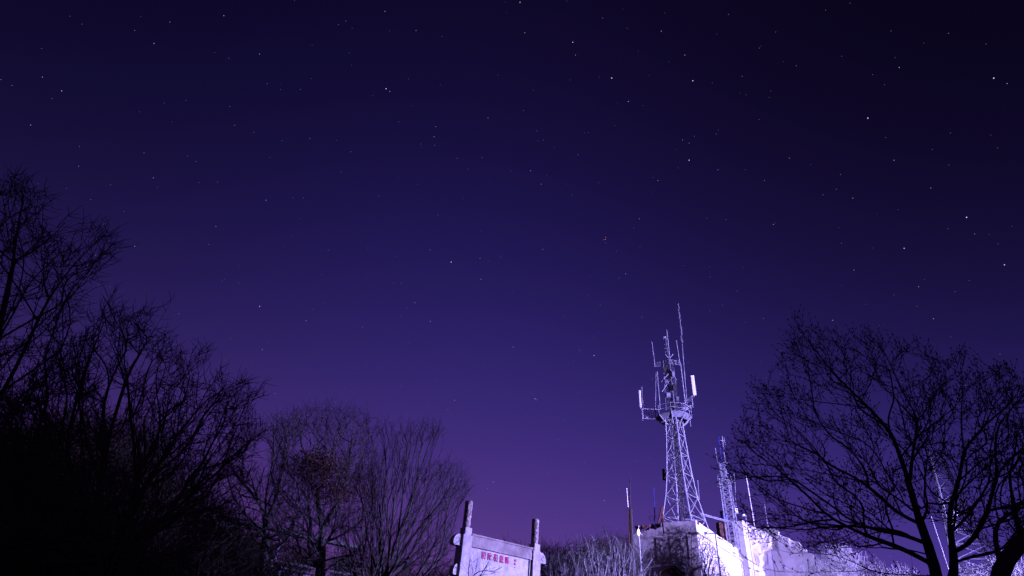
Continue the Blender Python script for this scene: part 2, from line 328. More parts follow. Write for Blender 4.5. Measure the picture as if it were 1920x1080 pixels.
def deadleaves(poly, D, dw, n, size, seed):
    def f(o):
        q = random.Random(seed); m = MB()
        cl = env(poly, 26, D, dw, seed)
        for i in range(n):
            c = cl[q.randrange(len(cl))]+np.array([q.gauss(0, .36), q.gauss(0, .36), q.gauss(0, .26)])
            a = np.array([q.gauss(0, 1) for _ in range(3)]); a /= np.linalg.norm(a); b = np.cross(a, [q.gauss(0, 1) for _ in range(3)]); b /= np.linalg.norm(b)+1e-9; s = size*q.uniform(.6, 1.3)
            m.add([c-a*s, c+b*s*.5, c+a*s, c-b*s*.5], [(0, 1, 2, 3)])
        m.build('leaves', M['leaf_dead'], o, loc=o.location)
    return f
env_tree('rounded bare tree with rusty dead leaf clumps, left of the fan-shaped tree', (600, 1100), 25, [(505, 850), (515, 790), (550, 768), (600, 758), (650, 762), (690, 768), (700, 800), (712, 880), (715, 960), (690, 1040), (540, 1060), (500, 960)], 3200, .4, .007, .2, 3.4, 14, mk,
         seeds=[[(600, 1090, 25), (605, 1000, 25), (590, 900, 25), (560, 820, 25)], [(605, 1000, 25), (650, 900, 25.4), (660, 820, 25.8), (665, 775, 26)], [(603, 1030, 25), (680, 980, 24.6), (700, 900, 24.4)]],
         tw=(.016, 1.1, .55, .006, .25, 24), clump=.28, jit=.05, extra=deadleaves([(575, 860), (640, 850), (700, 900), (690, 940), (640, 950), (590, 930)], 24.4, 1.4, 8000, .045, 31))
env_tree('fan-shaped bare tree of long straight stems beside the stone gate', (712, 1112), 20, [(700, 830), (705, 790), (750, 785), (790, 780), (835, 795), (828, 850), (870, 870), (885, 915), (862, 950), (850, 1000), (852, 1060), (600, 1070), (620, 960), (670, 880)], 3300, .75, .0048, .19, 2.6, 15, mk,
         seeds=[[(715, 1100, 20), (745, 1010, 20), (775, 920, 20), (815, 800, 20)], [(718, 1095, 20), (770, 1010, 19.6), (830, 940, 19.3), (878, 910, 19)], [(720, 1095, 20), (780, 1050, 19.4), (850, 1000, 19)], [(714, 1090, 20), (712, 1000, 20.4), (725, 890, 20.6), (718, 800, 20.8)], [(745, 1010, 20), (760, 900, 20.3), (765, 790, 20.6)], [(716, 1080, 20), (670, 1010, 20), (650, 940, 20)]],
         tw=(.009, .85, .34, .0042, .2, 25), clump=.28, jit=.012, lr=.035, tr=.09)
# thin branch tips hanging before the gate panel
env_tree('low thin-branched bare sapling in front of the gate panel', (868, 1125), 18, [(862, 1060), (880, 1040), (920, 1040), (950, 1062), (940, 1080), (880, 1085)], 70, .5, .0045, .035, .8, 16, mk, tw=(.02, .5, .3, .0035, .2, 26), tr=.03, lr=.02)
# ------------------------------------------------------------ shrubs
def shrub_chains(wd, ht, n, seed, bf=.6, rb=.05, rtip=.007):
    q = random.Random(seed); T = []
    while len(T) < n:
        x, y, z = q.uniform(-1, 1), q.uniform(-1, 1), q.uniform(.12, 1)
        if x*x+y*y < (.25+z*.8)**2 and (x*x+y*y)*.6+z*z < 1.05: T.append(np.array([x*wd, y*wd, z*ht]))
    seeds = [[np.zeros(3)-[0, 0, .3], np.zeros(3)+[0, 0, .1]]]
    for k in range(5):
        a = k*1.256+q.random(); seeds.append([np.array([0, 0, .1]), np.array([math.cos(a)*wd*.3, math.sin(a)*wd*.3, ht*.35]), np.array([math.cos(a)*wd*.55, math.sin(a)*wd*.55, ht*.8])])
    return arbor(seeds, T, bf, rtip, rb, .3, .035, seed, 2)
protos = {}
def shrub_mesh(key, wd, ht, n, seed, m, tw, bf=.6, rb=.05, rtip=.007):
    ch, pos, par, rad, mn = shrub_chains(wd, ht, n, seed, bf, rb, rtip); st_ = MB(); tg = MB()
    for p, r in ch:
        (st_ if r[0] > rb*.25 else tg).tube(p, r, 5 if r[0] > rb*.32 else 3, False)
    twigs(tg, pos, par, rad, *tw)
    def mesh(b, nm, mm):
        me = bpy.data.meshes.new(nm); me.from_pydata(np.vstack(b.v).tolist(), [], b.f); me.materials.append(mm); return me
    protos[key] = (mesh(st_, 'stems', m), mesh(tg, 'twigs', M['bark_dim'] if key.startswith('pale') else m))
def shrub(key, name, px, D, topy, label, cat='shrub', group=None, rz=0, sink=0, sx=1.0):
    b = P(px, 1090, D); z0 = gz(b[0], b[1])-sink; zt = P(px, topy, D)[2]; h = zt-z0
    ht = max(v.co.z for v in protos[key][1].vertices); s = h/ht
    o = empty(name, (b[0], b[1], z0), label, cat, group); o.scale = (s*sx, s*sx, s); o.rotation_euler = (0, 0, rz)
    for nm, me in zip(('stems', 'twigs'), protos[key]):
        c = bpy.data.objects.new(nm, me); C.objects.link(c); c.parent = o
    return o
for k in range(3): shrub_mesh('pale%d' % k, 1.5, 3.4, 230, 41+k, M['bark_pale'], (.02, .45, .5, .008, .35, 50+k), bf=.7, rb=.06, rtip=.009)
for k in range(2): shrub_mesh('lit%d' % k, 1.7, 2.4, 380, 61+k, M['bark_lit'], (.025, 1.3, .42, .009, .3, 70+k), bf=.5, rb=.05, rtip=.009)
for k in range(2): shrub_mesh('dark%d' % k, 2.6, 5.5, 520, 81+k, M['bark'], (.05, 1.6, .9, .016, .2, 90+k), bf=.4, rb=.14, rtip=.016)
G1 = 'pale shrubs below the antennas'
for i, (px, D, ty, lb) in enumerate([
 (1068, 39, 1014, 'leftmost pale bare shrub, next to the dark woods right of the gate'),
 (1096, 41, 996, 'bluish bare shrub, second from the left of the pale thicket'),
 (1118, 38, 1018, 'low pale bare shrub in the front middle of the thicket'),
 (1134, 42, 976, 'tallest feathery pale shrub of the thicket, left of the black pole'),
 (1162, 39, 1004, 'pale bare shrub standing in front of the black pole'),
 (1188, 41, 1000, 'pale bare shrub beside the small white floodlit post'),
 (1212, 40, 1048, 'short pale bush under the left end of the concrete wall'),
 (1040, 40, 1030, 'short dim bare shrub right beside the right gate pillar')]):
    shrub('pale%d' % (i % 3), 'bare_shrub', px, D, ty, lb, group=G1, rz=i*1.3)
G2 = 'floodlit dry bushes on the right hillside'
for i, (px, D, ty, lb) in enumerate([
 (1524, 56, 1046, 'dry bush at the right foot of the white rock mound'),
 (1548, 52, 1030, 'second floodlit dry bush right of the white mound'),
 (1578, 50, 1006, 'tallest floodlit dry bush, seen between the big tree branches'),
 (1600, 46, 1016, 'floodlit dry bush left of the twin tree trunks'),
 (1640, 44, 1040, 'low floodlit bush behind the lowest tree limb'),
 (1690, 42, 1050, 'low floodlit bush just left of the dark tree trunk'),
 (1830, 42, 1046, 'floodlit bush between the twin trunks and the leaning trunk'),
 (1900, 40, 1024, 'floodlit bush at the right edge behind the leaning trunk'),
 ]):
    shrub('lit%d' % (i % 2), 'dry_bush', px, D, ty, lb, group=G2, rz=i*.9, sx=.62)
G3 = 'dark trees on the skyline'
for i, (px, D, ty, lb, sx) in enumerate([
 (958, 62, 1000, 'dark round distant tree seen behind the gate beam', 1.0),
 (1012, 66, 1004, 'dark distant tree just right of the right gate column', 1.1),
 (1044, 64, 1006, 'dark distant tree, second right of the gate', 1.0),
 (1088, 60, 1000, 'dark distant tree behind the left end of the pale thicket', 1.2),
 (1160, 58, 988, 'reddish dark tree behind the thicket at the black pole', 1.0),
 (1186, 60, 992, 'dark tree between the black pole and the wall end', .8),
 (1130, 60, 1000, 'dark distant tree behind the middle of the pale thicket', 1.2),
 (450, 44, 985, 'dark distant tree behind the covered walkway', 1.3),
 (560, 46, 1000, 'dark distant tree behind the walkway columns', 1.3),
 (640, 44, 1030, 'low dark distant tree left of the fan-shaped tree', 1.2),
 (780, 50, 1035, 'low dark distant tree behind the fan-shaped tree', 1.3),
 (505, 34, 985, 'dark tree mass right behind the Y-forked tree', 1.2),
 (405, 32, 960, 'dark tree mass between the spreading tree and the walkway', 1.2),
 (665, 36, 1000, 'dark tree mass behind the rusty-leaved tree', 1.1),
 (720, 40, 1020, 'dark tree mass at the foot of the fan-shaped tree', 1.1),
 (838, 44, 1040, 'low dark trees just left of the stone gate', 1.1)]):
    shrub('dark%d' % (i % 2), 'distant_tree', px, D, ty, lb, 'tree', G3, rz=i*1.1, sx=sx)
# ------------------------------------------------------------ stone gate with the scenic area's name
Lp = P(872, 1000, 22.0); Rp = P(1001, 1030, 24.1)
gx = np.array([Rp[0]-Lp[0], Rp[1]-Lp[1]]); W = float(np.linalg.norm(gx)); ga = math.atan2(gx[1], gx[0])
gate = empty('stone_gate', (Lp[0], Lp[1], gz(Lp[0], Lp[1])), 'pale stone memorial gate with red Chinese characters and two round-topped columns', 'gate')
gate.rotation_euler = (0, 0, ga)
z0 = gate.location.z
def zl(x, y, D): return P(x, y, D)[2]-z0
zc = zl(879, 940, 22); zs = zl(876, 990, 22); zb1 = zl(886, 1004, 22); zb0 = zb1-.34; zp = zl(905, 1066, 22.4)
pw_, pd_ = .40, .44
for s, xx in ((0, 0), (1, W)):
    p = MB().box((xx, 0, (zs-.26)/2), (pw_, pd_, zs-.26)).box((xx+.03, 0, zs-.13), (pw_-.10, pd_-.08, .26)).build('pillar', M['stone'], gate)
    bv = p.modifiers.new('bevel', 'BEVEL'); bv.width = .012; bv.segments = 2
    m = MB(); zz = np.linspace(zs, zc, 22)
    m.tube([(xx+.02, 0, z) for z in zz], [.148+.006*math.sin(i*2.3) for i in range(22)], 20)
    m.build('column', M['column'], gate, smooth=False)
beam = MB().box((W/2, 0, (zb0+zb1)/2), (W-pw_, .34, zb1-zb0)).box((W/2, 0, zb1+.03), (W-pw_, .42, .06)).box((W/2, 0, zb0-.02), (W-pw_, .37, .04)).build('upper_beam', M['beam'], gate)
MB().box((W/2, 0, (zp+zb0-.04)/2), (W-pw_, .18, zb0-.04-zp)).build('name_panel', M['stone'], gate); npn = bpy.data.objects['name_panel']
for xx in (pw_/2+.05, W-pw_/2-.05): MB().box((xx, -.11, (zp+zb0-.04)/2), (.09, .05, zb0-.04-zp-.01)).build('panel_frame', M['stone'], npn)
MB().box((W/2, 0, zp-.20), (W-pw_, .32, .40)).box((W/2, 0, zp-.42), (W-pw_, .26, .04)).build('lower_beam', M['stone'], gate)
def ear(x0, s, z, ln, h):
    m = MB(); pts = [(0, 0), (0, h*.9), (ln*.45, h*.92), (ln*.8, h*.72), (ln, h*.35), (ln*.98, .03), (ln*.85, 0)]
    n = len(pts); v = [(x0+s*a, y, z+b) for y in (-.13, .13) for a, b in pts]
    m.add(v, [tuple(range(n)), tuple(range(2*n-1, n-1, -1))]+[(i, i+n, (i+1) % n+n, (i+1) % n) for i in range(n)])
    for dy in (-.135,):
        m.tube([(x0+s*(ln*.5+.12*math.cos(t)*ln*1.6), dy, z+h*.42+.11*h*2*math.sin(t)) for t in np.linspace(.3, 5.6, 12)], .012, 4)
    m.build('cloud_bracket', M['stone'], gate)
ear(-pw_/2, -1, zb0-.08, .36, .42); ear(W+pw_/2, 1, zb0-.08, .36, .42)
ear(-pw_/2, -1, zp-.36, .22, .38); ear(W+pw_/2, 1, zp-.36, .22, .38)
def glyph(txt, x, z, size, sx=1.0):
    cu = bpy.data.curves.new('t', 'FONT'); cu.body = txt; cu.size = size; cu.extrude = .012; cu.offset = .006*size/.3; cu.align_x = 'CENTER'; cu.align_y = 'CENTER'
    t = bpy.data.objects.new('t', cu); C.objects.link(t); bpy.context.view_layer.update()
    me = bpy.data.meshes.new_from_object(t.evaluated_get(bpy.context.evaluated_depsgraph_get())); bpy.data.objects.remove(t); bpy.data.curves.remove(cu)
    me.materials.clear(); me.materials.append(M['red'])
    o = bpy.data.objects.new('character', me); C.objects.link(o); o.parent = npn; o.location = (x, -.098, z); o.rotation_euler = (R(90), 0, 0); o.scale = (sx, 1, 1)
zT = zl(930, 1047, 22.75)
for i, chn in enumerate('頭陀嶺景區'):
    glyph(chn, .88+i*.285, zT, .27, .76)
for zz_, hh_, ww_ in ((.07, .09, .07), (-.05, .08, .06), (-.16, .025, .07)): MB().box((2.42, -.1, zT+zz_), (ww_, .024, hh_)).build('punctuation', M['red'], npn)
# ------------------------------------------------------------ concrete building on the hilltop
Cn = P(1304, 975, 55); ZT = Cn[2]
dR = np.array([8.2, 10.8]); dR /= np.linalg.norm(dR); dL = np.array([-dR[1], dR[0]])
nR = np.array([dR[1], -dR[0]]); nL = np.array([-dR[0], -dR[1]])*1.0
bld = empty('concrete_building', (Cn[0], Cn[1], gz(Cn[0], Cn[1])-1), 'ruined flat-roofed concrete building carrying the big antenna tower', 'building')
bld.rotation_euler = (0, 0, math.atan2(dR[1], dR[0]))      # local x along the right wall, local y along the left wall
zB = bld.location.z; H = ZT-zB; LR, LL = 14.0, 6.1
RF = H-1.0                                                # roof level
wall_ = MB().box((LR/2, LL/2, RF/2), (LR, LL, RF)).build('wall', M['conc'], bld)
q = random.Random(5)
def jag(n, L, h0, h1, th, face, along, seed, fall=0.0):
    q = random.Random(seed); m = MB(); xs = [0]+sorted(q.uniform(0, L) for _ in range(n-1))+[L]; v = []; prof = []
    for i, x in enumerate(xs):
        hh = h1-fall*x/L-q.uniform(0, h0)*(i not in (0, 1)); prof.append((x, hh)); 
        if i < len(xs)-1 and q.random() < .5: prof.append((x+.05, h1-fall*x/L-q.uniform(0, h0)))
    prof.sort(); k = len(prof)
    for w_ in (0, th):
        for x, hh in prof: v.append((x, w_, hh))
        for x, hh in prof: v.append((x, w_, RF-.003))
    f = []
    for i in range(k-1):
        f += [(i, i+1, k+i+1, k+i), (2*k+i+1, 2*k+i, 3*k+i, 3*k+i+1), (i+1, i, 2*k+i, 2*k+i+1)]
    f += [(0, k, 3*k, 2*k), (k-1, 3*k-1, 4*k-1, 2*k-1)]
    v = np.array(v)
    if along == 'y': v = np.stack([v[:, 1]*1.0-0.004, v[:, 0], v[:, 2]], 1); f = [t[::-1] for t in f]
    else: v[:, 1] -= .004
    return m.add(v, f)
jag(34, 3.0, .10, H, .3, 0, 'y', 8).build('parapet', M['conc'], bld)
m = jag(10, 1.3, .22, H-.12, .3, 0, 'y', 4); v = m.v[0]; v[:, 1] += 1.9; v[:, 0] += .05
m.build('broken_brickwork', M['brick'], bld)
m = jag(24, LL-3.2, .25, H-.35, .3, 0, 'y', 9, fall=.45); m.v[0][:, 1] += 3.2; m.build('parapet', M['conc'], bld)
jag(60, LR, .07, H, .3, 0, 'x', 10).build('parapet', M['white'], bld)
MB().box((-.05, LL/2, H-1.28), (.16, LL+.05, .09)).build('cornice', M['conc'], bld)
MB().box((LR/2, -.07, H-1.05), (LR, .16, .10)).box((LR/2, -.045, H-2.0), (LR, .09, .06)).build('cornice', M['white'], bld)
MB().box((LR/2, -.012, RF/2-.05), (LR-.01, .03, RF-.2)).build('render_coat', M['white'], bld)      # paler coat over the right wall only
for k, (x, z) in enumerate([(5.5, H-2.9), (6.9, H-2.95), (8.3, H-3.3), (10.5, H-3.2), (3.2, H-3.6), (12.3, H-3.1)]):
    MB().box((x, -.045, z), (.14, .05, .34)).build('vent_slot', M['hole'], wall_)
for y_ in (.9, 2.6, 3.9): MB().box((-.02, y_, H-2.3), (.035, .03, 1.9)).build('wall_joint', M['hole'], wall_)
# arched dark doorway low in the left wall
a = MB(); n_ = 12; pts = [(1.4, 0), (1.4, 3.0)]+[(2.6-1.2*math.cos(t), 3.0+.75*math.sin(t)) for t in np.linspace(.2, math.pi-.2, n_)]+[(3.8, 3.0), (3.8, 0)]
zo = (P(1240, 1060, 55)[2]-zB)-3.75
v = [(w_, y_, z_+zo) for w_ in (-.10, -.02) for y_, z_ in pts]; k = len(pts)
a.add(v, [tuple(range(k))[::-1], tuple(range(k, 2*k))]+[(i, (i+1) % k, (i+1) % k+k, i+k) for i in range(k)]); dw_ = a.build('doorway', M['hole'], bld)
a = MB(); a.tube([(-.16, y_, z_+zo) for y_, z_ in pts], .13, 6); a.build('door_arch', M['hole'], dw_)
# debris and weeds along the roof edge
db = MB()
for i in range(60):
    y_ = q.uniform(0, LL); db.box((q.uniform(.3, .6), y_, RF+q.uniform(.75, 1.0)-.2*y_/LL), (q.uniform(.08, .3), q.uniform(.1, .35), q.uniform(.08, .3)), q.random()*3, q.random())
tag(db.build('roof_rubble', M['brick'], bld), kind='stuff')
def wall_pt(x, y, off, plane):
    n = nR if plane == 'R' else nL
    d = ray(x, y); o = Cn[:2]+n*off; t = float(np.dot(o, n)/np.dot(d[:2], n)); r = d*t; r[2] += EYE; return r
def vine(label, poly, n, plane, off, seed, m, rb, rtip, tw, rootpx, cat='vine'):
    q = random.Random(seed); T = []; xs = [p[0] for p in poly]; ys = [p[1] for p in poly]
    while len(T) < n:
        x, y = q.uniform(min(xs), max(xs)), q.uniform(min(ys), max(ys))
        if poly_in(poly, x, y): T.append(wall_pt(x, y, q.uniform(.12, off), plane))
    r_ = wall_pt(rootpx[0], rootpx[1], off*.7, plane); g_ = np.array([r_[0], r_[1], gz(r_[0], r_[1])-.1])
    ch, pos, par, rad, mn = arbor([[g_, r_]], T, .35, rtip, rb, .22, .05, seed, 2)
    c = MB(); s_ = MB()
    for p, r in ch: (s_ if r[0] > rb*.3 else c).tube(p, r, 5 if r[0] > rb*.3 else 3, False)
    twigs(c, pos, par, rad, *tw)
    o = empty('climbing_vine', g_, label, cat, 'bare vines on the concrete walls'); s_.build('stems', m, o, loc=g_); c.build('twigs', m, o, loc=g_)
vine('dense dark tangle of bare vine covering the corner of the left concrete wall', [(1222, 1046), (1250, 1022), (1272, 996), (1290, 985), (1305, 985), (1312, 1080), (1285, 1090), (1262, 1058), (1230, 1058), (1200, 1080), (1195, 1062)], 900, 'L', .45, 101, M['bark_mid'], .05, .009, (.03, 1.5, .35, .008, .1, 111), (1292, 1100))
vine('thin bare vine spreading over the left part of the bright right wall', [(1310, 1000), (1330, 1003), (1342, 1030), (1362, 1060), (1372, 1090), (1315, 1090), (1308, 1000)], 800, 'R', .7, 102, M['bark_mid'], .08, .011, (.03, 1.4, .3, .010, .1, 112), (1325, 1100))
# ------------------------------------------------------------ white rock mound with arch, right of the building
mound = empty('rock_mound', (*P(1450, 1080, 70)[:2], gz(*P(1450, 1080, 70)[:2])), 'glaring white rocky mound with a shallow arched recess, right of the building', 'rock')
ml = np.array(mound.location)
prof = [(1380, 1002, 72.5), (1388, 990, 72.5), (1400, 986, 72.5), (1414, 990, 72.5), (1430, 988, 72), (1442, 988, 71), (1456, 998, 70.5), (1470, 1010, 70), (1488, 1024, 69), (1505, 1034, 68), (1530, 1050, 67), (1570, 1074, 66), (1600, 1100, 65)]
pn = 200; tt = np.linspace(0, len(prof)-1, pn)
pr = np.array([[np.interp(t, range(len(prof)), [p[k] for p in prof]) for k in range(3)] for t in tt])
arch_px = [(1424, 1110), (1425, 1060), (1429, 1042), (1436, 1032), (1445, 1028), (1454, 1034), (1461, 1048), (1468, 1068), (1476, 1110)]     # outline of the shallow arched recess
def to_px(p):
    v = p-np.array([0, 0, EYE]); k = v@fw; return 960+F*(v@rt)/k, 540-F*(v@up)/k
mb = MB(); V = []; nv = 110
from mathutils import noise as mn_
dn = np.array([math.cos(R(35)), -math.sin(R(35))]) # bulge direction (towards the flood and camera)
vn = -ray(1450, 1040)[:2]; bd = (dn*1.1+vn); bd /= np.linalg.norm(bd)
for i in range(pn):
    c = P(pr[i][0], pr[i][1], pr[i][2]); zt = c[2]; zb = gz(c[0], c[1])-1.5
    for j in range(nv):
        a = -math.pi*.5+math.pi*j/(nv-1)*1.0
        z = zb+(zt-zb)*max(0, math.cos(a))**.75; w_ = -math.sin(a)*(2.6+1.4*math.sin(i/pn*math.pi))
        w_ = math.copysign(abs(w_), w_)
        p = np.array([c[0]+bd[0]*w_, c[1]+bd[1]*w_, z])
        nz = mn_.fractal(Vector(p)*.45, 1.0, 2.0, 5)*.8+mn_.fractal(Vector(p)*1.7+Vector((5, 5, 5)), .9, 2, 5)*.2
        fade = 1 if a not in (0,) else .2
        p[:2] += bd*nz*fade*.9; p[2] += nz*.18*(abs(math.sin(a)))
        if (p[:2]-c[:2])@bd > .3 and poly_in(arch_px, *to_px(p)): p[:2] -= bd*1.1
        V.append(p)
mb.add(V, [(i*nv+j, i*nv+j+1, (i+1)*nv+j+1, (i+1)*nv+j) for i in range(pn-1) for j in range(nv-1)])
mb.build('rock_face', M['rock'], mound, loc=ml, smooth=True)
# concrete pier at the mound's left end
pr_ = P(1392, 1012, 71); pier = MB().box((0, 0, 0), (1.3, 1.2, 9)).box((.05, .0, 4.55), (1.5, 1.4, .12)).box((.9, .2, 3.9), (1.6, 1.0, .9), .4, .1)
o = pier.build('concrete_pier', M['white'], None, loc=(0, 0, 0)); o.location = (pr_[0], pr_[1], P(1392, 979, 71)[2]-4.62); o.rotation_euler = (0, 0, R(40))
tag(o, 'squat white concrete pier beside the lattice mast foot', 'pier')
# ------------------------------------------------------------ lattice towers
def lattice(o, base, levels, yaw, rl, rb, leg_m, br_m, sides=4, xb=True, lean=(0, 0)):
    z0 = levels[0][0]; cs = []
    for z, hw in levels:
        cs.append([np.array([base[0]+math.cos(yaw+k*2*math.pi/sides)*hw, base[1]+math.sin(yaw+k*2*math.pi/sides)*hw, z]) for k in range(sides)])
    for k in range(sides):
        MB().tube([c[k] for c in cs], rl, 6).build('leg', leg_m[k % len(leg_m)], o, loc=o.location)
    m = MB()
    for i in range(len(cs)-1):
        for k in range(sides):
            a, b = cs[i][k], cs[i][(k+1) % sides]; c, d = cs[i+1][k], cs[i+1][(k+1) % sides]
            if i: m.tube([a, b], rb, 4)
            if xb: m.tube([a, d], rb, 4); m.tube([b, c], rb, 4)
            else: m.tube([a, d] if i % 2 else [b, c], rb, 4)
        if i % 3 == 1 and sides == 4: m.tube([cs[i][0], cs[i][2]], rb, 4)
    m.build('bracing', br_m, o, loc=o.location)
    return cs
DW = 60.0; B = P(1283, 979, DW); B[2] = zB+RF
main = empty('antenna_tower', B, 'tall galvanised lattice antenna tower on the concrete building roof', 'tower')
S = np.array([math.cos(math.atan2(B[1], B[0])-math.pi/2), math.sin(math.atan2(B[1], B[0])-math.pi/2)])   # lateral direction, rightwards
V2 = B[:2]/np.linalg.norm(B[:2])
def A(x, y, dd=0): # point at tower distance
    return P(x, y, DW+dd)
yaw = math.atan2(S[1], S[0])+R(17)
zP = A(1264, 783)[2]; zTop = A(1250, 676)[2]
lv = [(B[2], 2.75)]+[(z, w_) for z, w_ in zip(np.linspace(B[2]+2.2, zP, 6), [2.12, 1.62, 1.32, 1.14, 1.0, .92])]
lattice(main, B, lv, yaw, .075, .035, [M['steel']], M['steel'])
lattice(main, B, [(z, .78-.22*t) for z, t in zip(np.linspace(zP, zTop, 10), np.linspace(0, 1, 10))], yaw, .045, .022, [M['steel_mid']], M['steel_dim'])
# rusty splayed foot frames and internal ladder, cables
for k in (2,):
    f = np.array([B[0]+math.cos(yaw+k*math.pi/2)*3.1, B[1]+math.sin(yaw+k*math.pi/2)*3.1, B[2]]); h = np.array([B[0]+math.cos(yaw+k*math.pi/2)*2.1, B[1]+math.sin(yaw+k*math.pi/2)*2.1, B[2]+3.2])
    MB().tube([f, h], .09, 6).tube([f+[S[0]*.9, S[1]*.9, 0], h], .07, 6).tube([f, f+[S[0]*.9, S[1]*.9, 0]], .07, 6).build('foot_brace', M['rust'], main, loc=B)
m = MB(); c0 = np.array([B[0], B[1], 0.])+np.array([*(S*.35), 0])
for s in (-.2, .2): m.tube([c0+[S[0]*s, S[1]*s, B[2]], c0+[S[0]*s, S[1]*s, zTop-1]], .02, 4)
for z in np.arange(B[2]+.4, zTop-1, .42): m.tube([c0+[-S[0]*.2, -S[1]*.2, z], c0+[S[0]*.2, S[1]*.2, z]], .014, 4)
m.build('ladder', M['steel_dim'], main, loc=B)
m = MB()
for s in (-.35, -.2, -.05): m.tube([np.array([B[0], B[1], z])+np.array([S[0]*(s+.04*math.sin(z*1.3+s*9)), S[1]*s-.3, 0]) for z in np.arange(B[2]+.5, zTop, .8)], .045, 5)
m.build('cable_bundle', M['darksteel'], main, loc=B)
MB().tube([A(1245, 880), A(1246, 900)], .2, 7).tube([A(1241, 881), A(1250, 884)], .06, 5).build('equipment_box', M['darksteel'], main, loc=B)
# octagonal work platform
m = MB(); n_ = 8; zc_ = zP
ro, ri = 1.95, .75
ang = [yaw+math.pi/8+k*math.pi/4 for k in range(8)]
o_ = [(B[0]+ro*math.cos(t), B[1]+ro*math.sin(t)) for t in ang]; i_ = [(B[0]+ri*math.cos(t), B[1]+ri*math.sin(t)) for t in ang]
v = [(*p, zc_+dz) for dz in (-.06, .06) for p in o_+i_]; f = []
for k in range(8):
    k2 = (k+1) % 8
    f += [(k, k2, 8+k2, 8+k), (24+k, 24+k2, 16+k2, 16+k), (k2, k, 16+k, 16+k2), (8+k, 8+k2, 24+k2, 24+k)]
m.add(v, f); plt = m.build('platform', M['steel_mid'], main, loc=B)
m = MB()
for k in range(8):
    k2 = (k+1) % 8; a1 = np.array([*o_[k], zc_]); b1 = np.array([*o_[k2], zc_])
    m.tube([a1+[0, 0, .03], a1+[0, 0, 1.0]], .025, 4)
    for h in (.5, 1.0): m.tube([a1+[0, 0, h], b1+[0, 0, h]], .022, 4)
m.build('railing', M['steel'], plt, loc=B)
m = MB()
for k in range(8):   # ribs below the deck and raking struts to the legs
    a1 = np.array([*o_[k], zc_-.06]); c1 = np.array([B[0]+.85*math.cos(ang[k]), B[1]+.85*math.sin(ang[k]), zc_-1.0]); m.tube([a1, c1], .05, 5)
    b1 = np.array([*i_[k], zc_-.1]); m.tube([a1-[0, 0, .06], b1-[0, 0, .04]], .06, 4)
m.build('platform_strut', M['steel'], plt, loc=B)
# sheet-metal skirt on the underside
m = MB(); i2 = [(B[0]+1.4*math.cos(t), B[1]+1.4*math.sin(t), zc_-.42) for t in ang]
for k in range(8):
    k2 = (k+1) % 8
    if k in (2,): continue
    vv = [np.array([*o_[k], zc_-.07]), np.array([*o_[k2], zc_-.07]), np.array(i2[k2]), np.array(i2[k])]
    m.add(vv+[x+np.array([0, 0, .05]) for x in vv], [(0, 1, 2, 3), (7, 6, 5, 4), (0, 4, 5, 1), (2, 6, 7, 3), (1, 5, 6, 2), (0, 3, 7, 4)])
m.build('platform_skirt', M['steel_mid'], plt, loc=B)
def rod(name, a_, b_, r, m, par=main, n=5, col=None):
    return MB().tube([a_, b_], r, n).build(name, m, par, loc=par.location)
# outrigger arms
def truss(x0, y0, x1, y1, h, mt, dd=0):
    m = MB(); a1, b1 = A(x0, y0, dd), A(x1, y1, 0); k = 4
    for i in range(k):
        p = a1+(b1-a1)*i/k; q_ = a1+(b1-a1)*(i+1)/k
        m.tube([p-[0, 0, h], q_], .028, 4); m.tube([p, p-[0, 0, h]], .028, 4); m.tube([p, q_-[0, 0, h]], .022, 4)
    m.tube([a1, b1], .045, 5); m.tube([a1-[0, 0, h], b1-[0, 0, h]], .045, 5)
    m.build('outrigger', mt, main, loc=B)
truss(1203, 766, 1238, 768, 1.15, M['steel']); truss(1228, 681, 1248, 676, .5, M['steel_dim']); truss(1275, 677, 1252, 674, .5, M['steel']); truss(1299, 741, 1276, 760, .35, M['steel_dim']); truss(1296, 760, 1272, 770, .25, M['steel'])
for (x0, y0, x1, y1, r) in [(1222, 640, 1228, 688, .045), (1250, 619, 1256, 672, .055), (1268, 639, 1275, 684, .05), (1230, 699, 1229, 768, .03), (1232, 697, 1238, 769, .045), (1203, 725, 1206, 768, .03),
                            (1276, 683, 1286, 766, .06), (1279, 645, 1289, 770, .035), (1297, 742, 1299, 764, .05), (1308, 900, 1311, 938, .035), (1205, 765, 1205, 789, .05), (1292, 768, 1295, 800, .03)]:
    rod('whip_antenna', A(x1, y1, -.5), A(x0, y0, -.5), r, M['steel'])
rod('top_mast', A(1254, 676), A(1247, 632), .09, M['steel_dim'], n=6)
m = MB()
for yy in (636, 646, 653, 660): 
    xx = 1247+(yy-632)*.16; m.tube([A(xx-4, yy), A(xx+4, yy-1)], .03, 4)
m.tube([A(1244, 633), A(1249, 632)], .12, 6); m.build('dipole_array', M['steel'], main, loc=B)
m = MB(); q = random.Random(3)                         # tall folded-dipole stick, knobbly
pts = [A(1272+(y-568)*.095, y, -.5) for y in range(568, 648, 5)]
m.tube(pts, .028, 4)
for p in pts[1:]:
    s = q.choice((-1, 1)); w_ = q.uniform(.04, .09); a2 = p+np.array([S[0]*s*w_, S[1]*s*w_, 0])
    m.tube([p, a2, a2+[0, 0, q.uniform(.15, .4)], p+[0, 0, .3]], .028, 4)
m.build('stacked_dipole', M['steel'], main, loc=B)
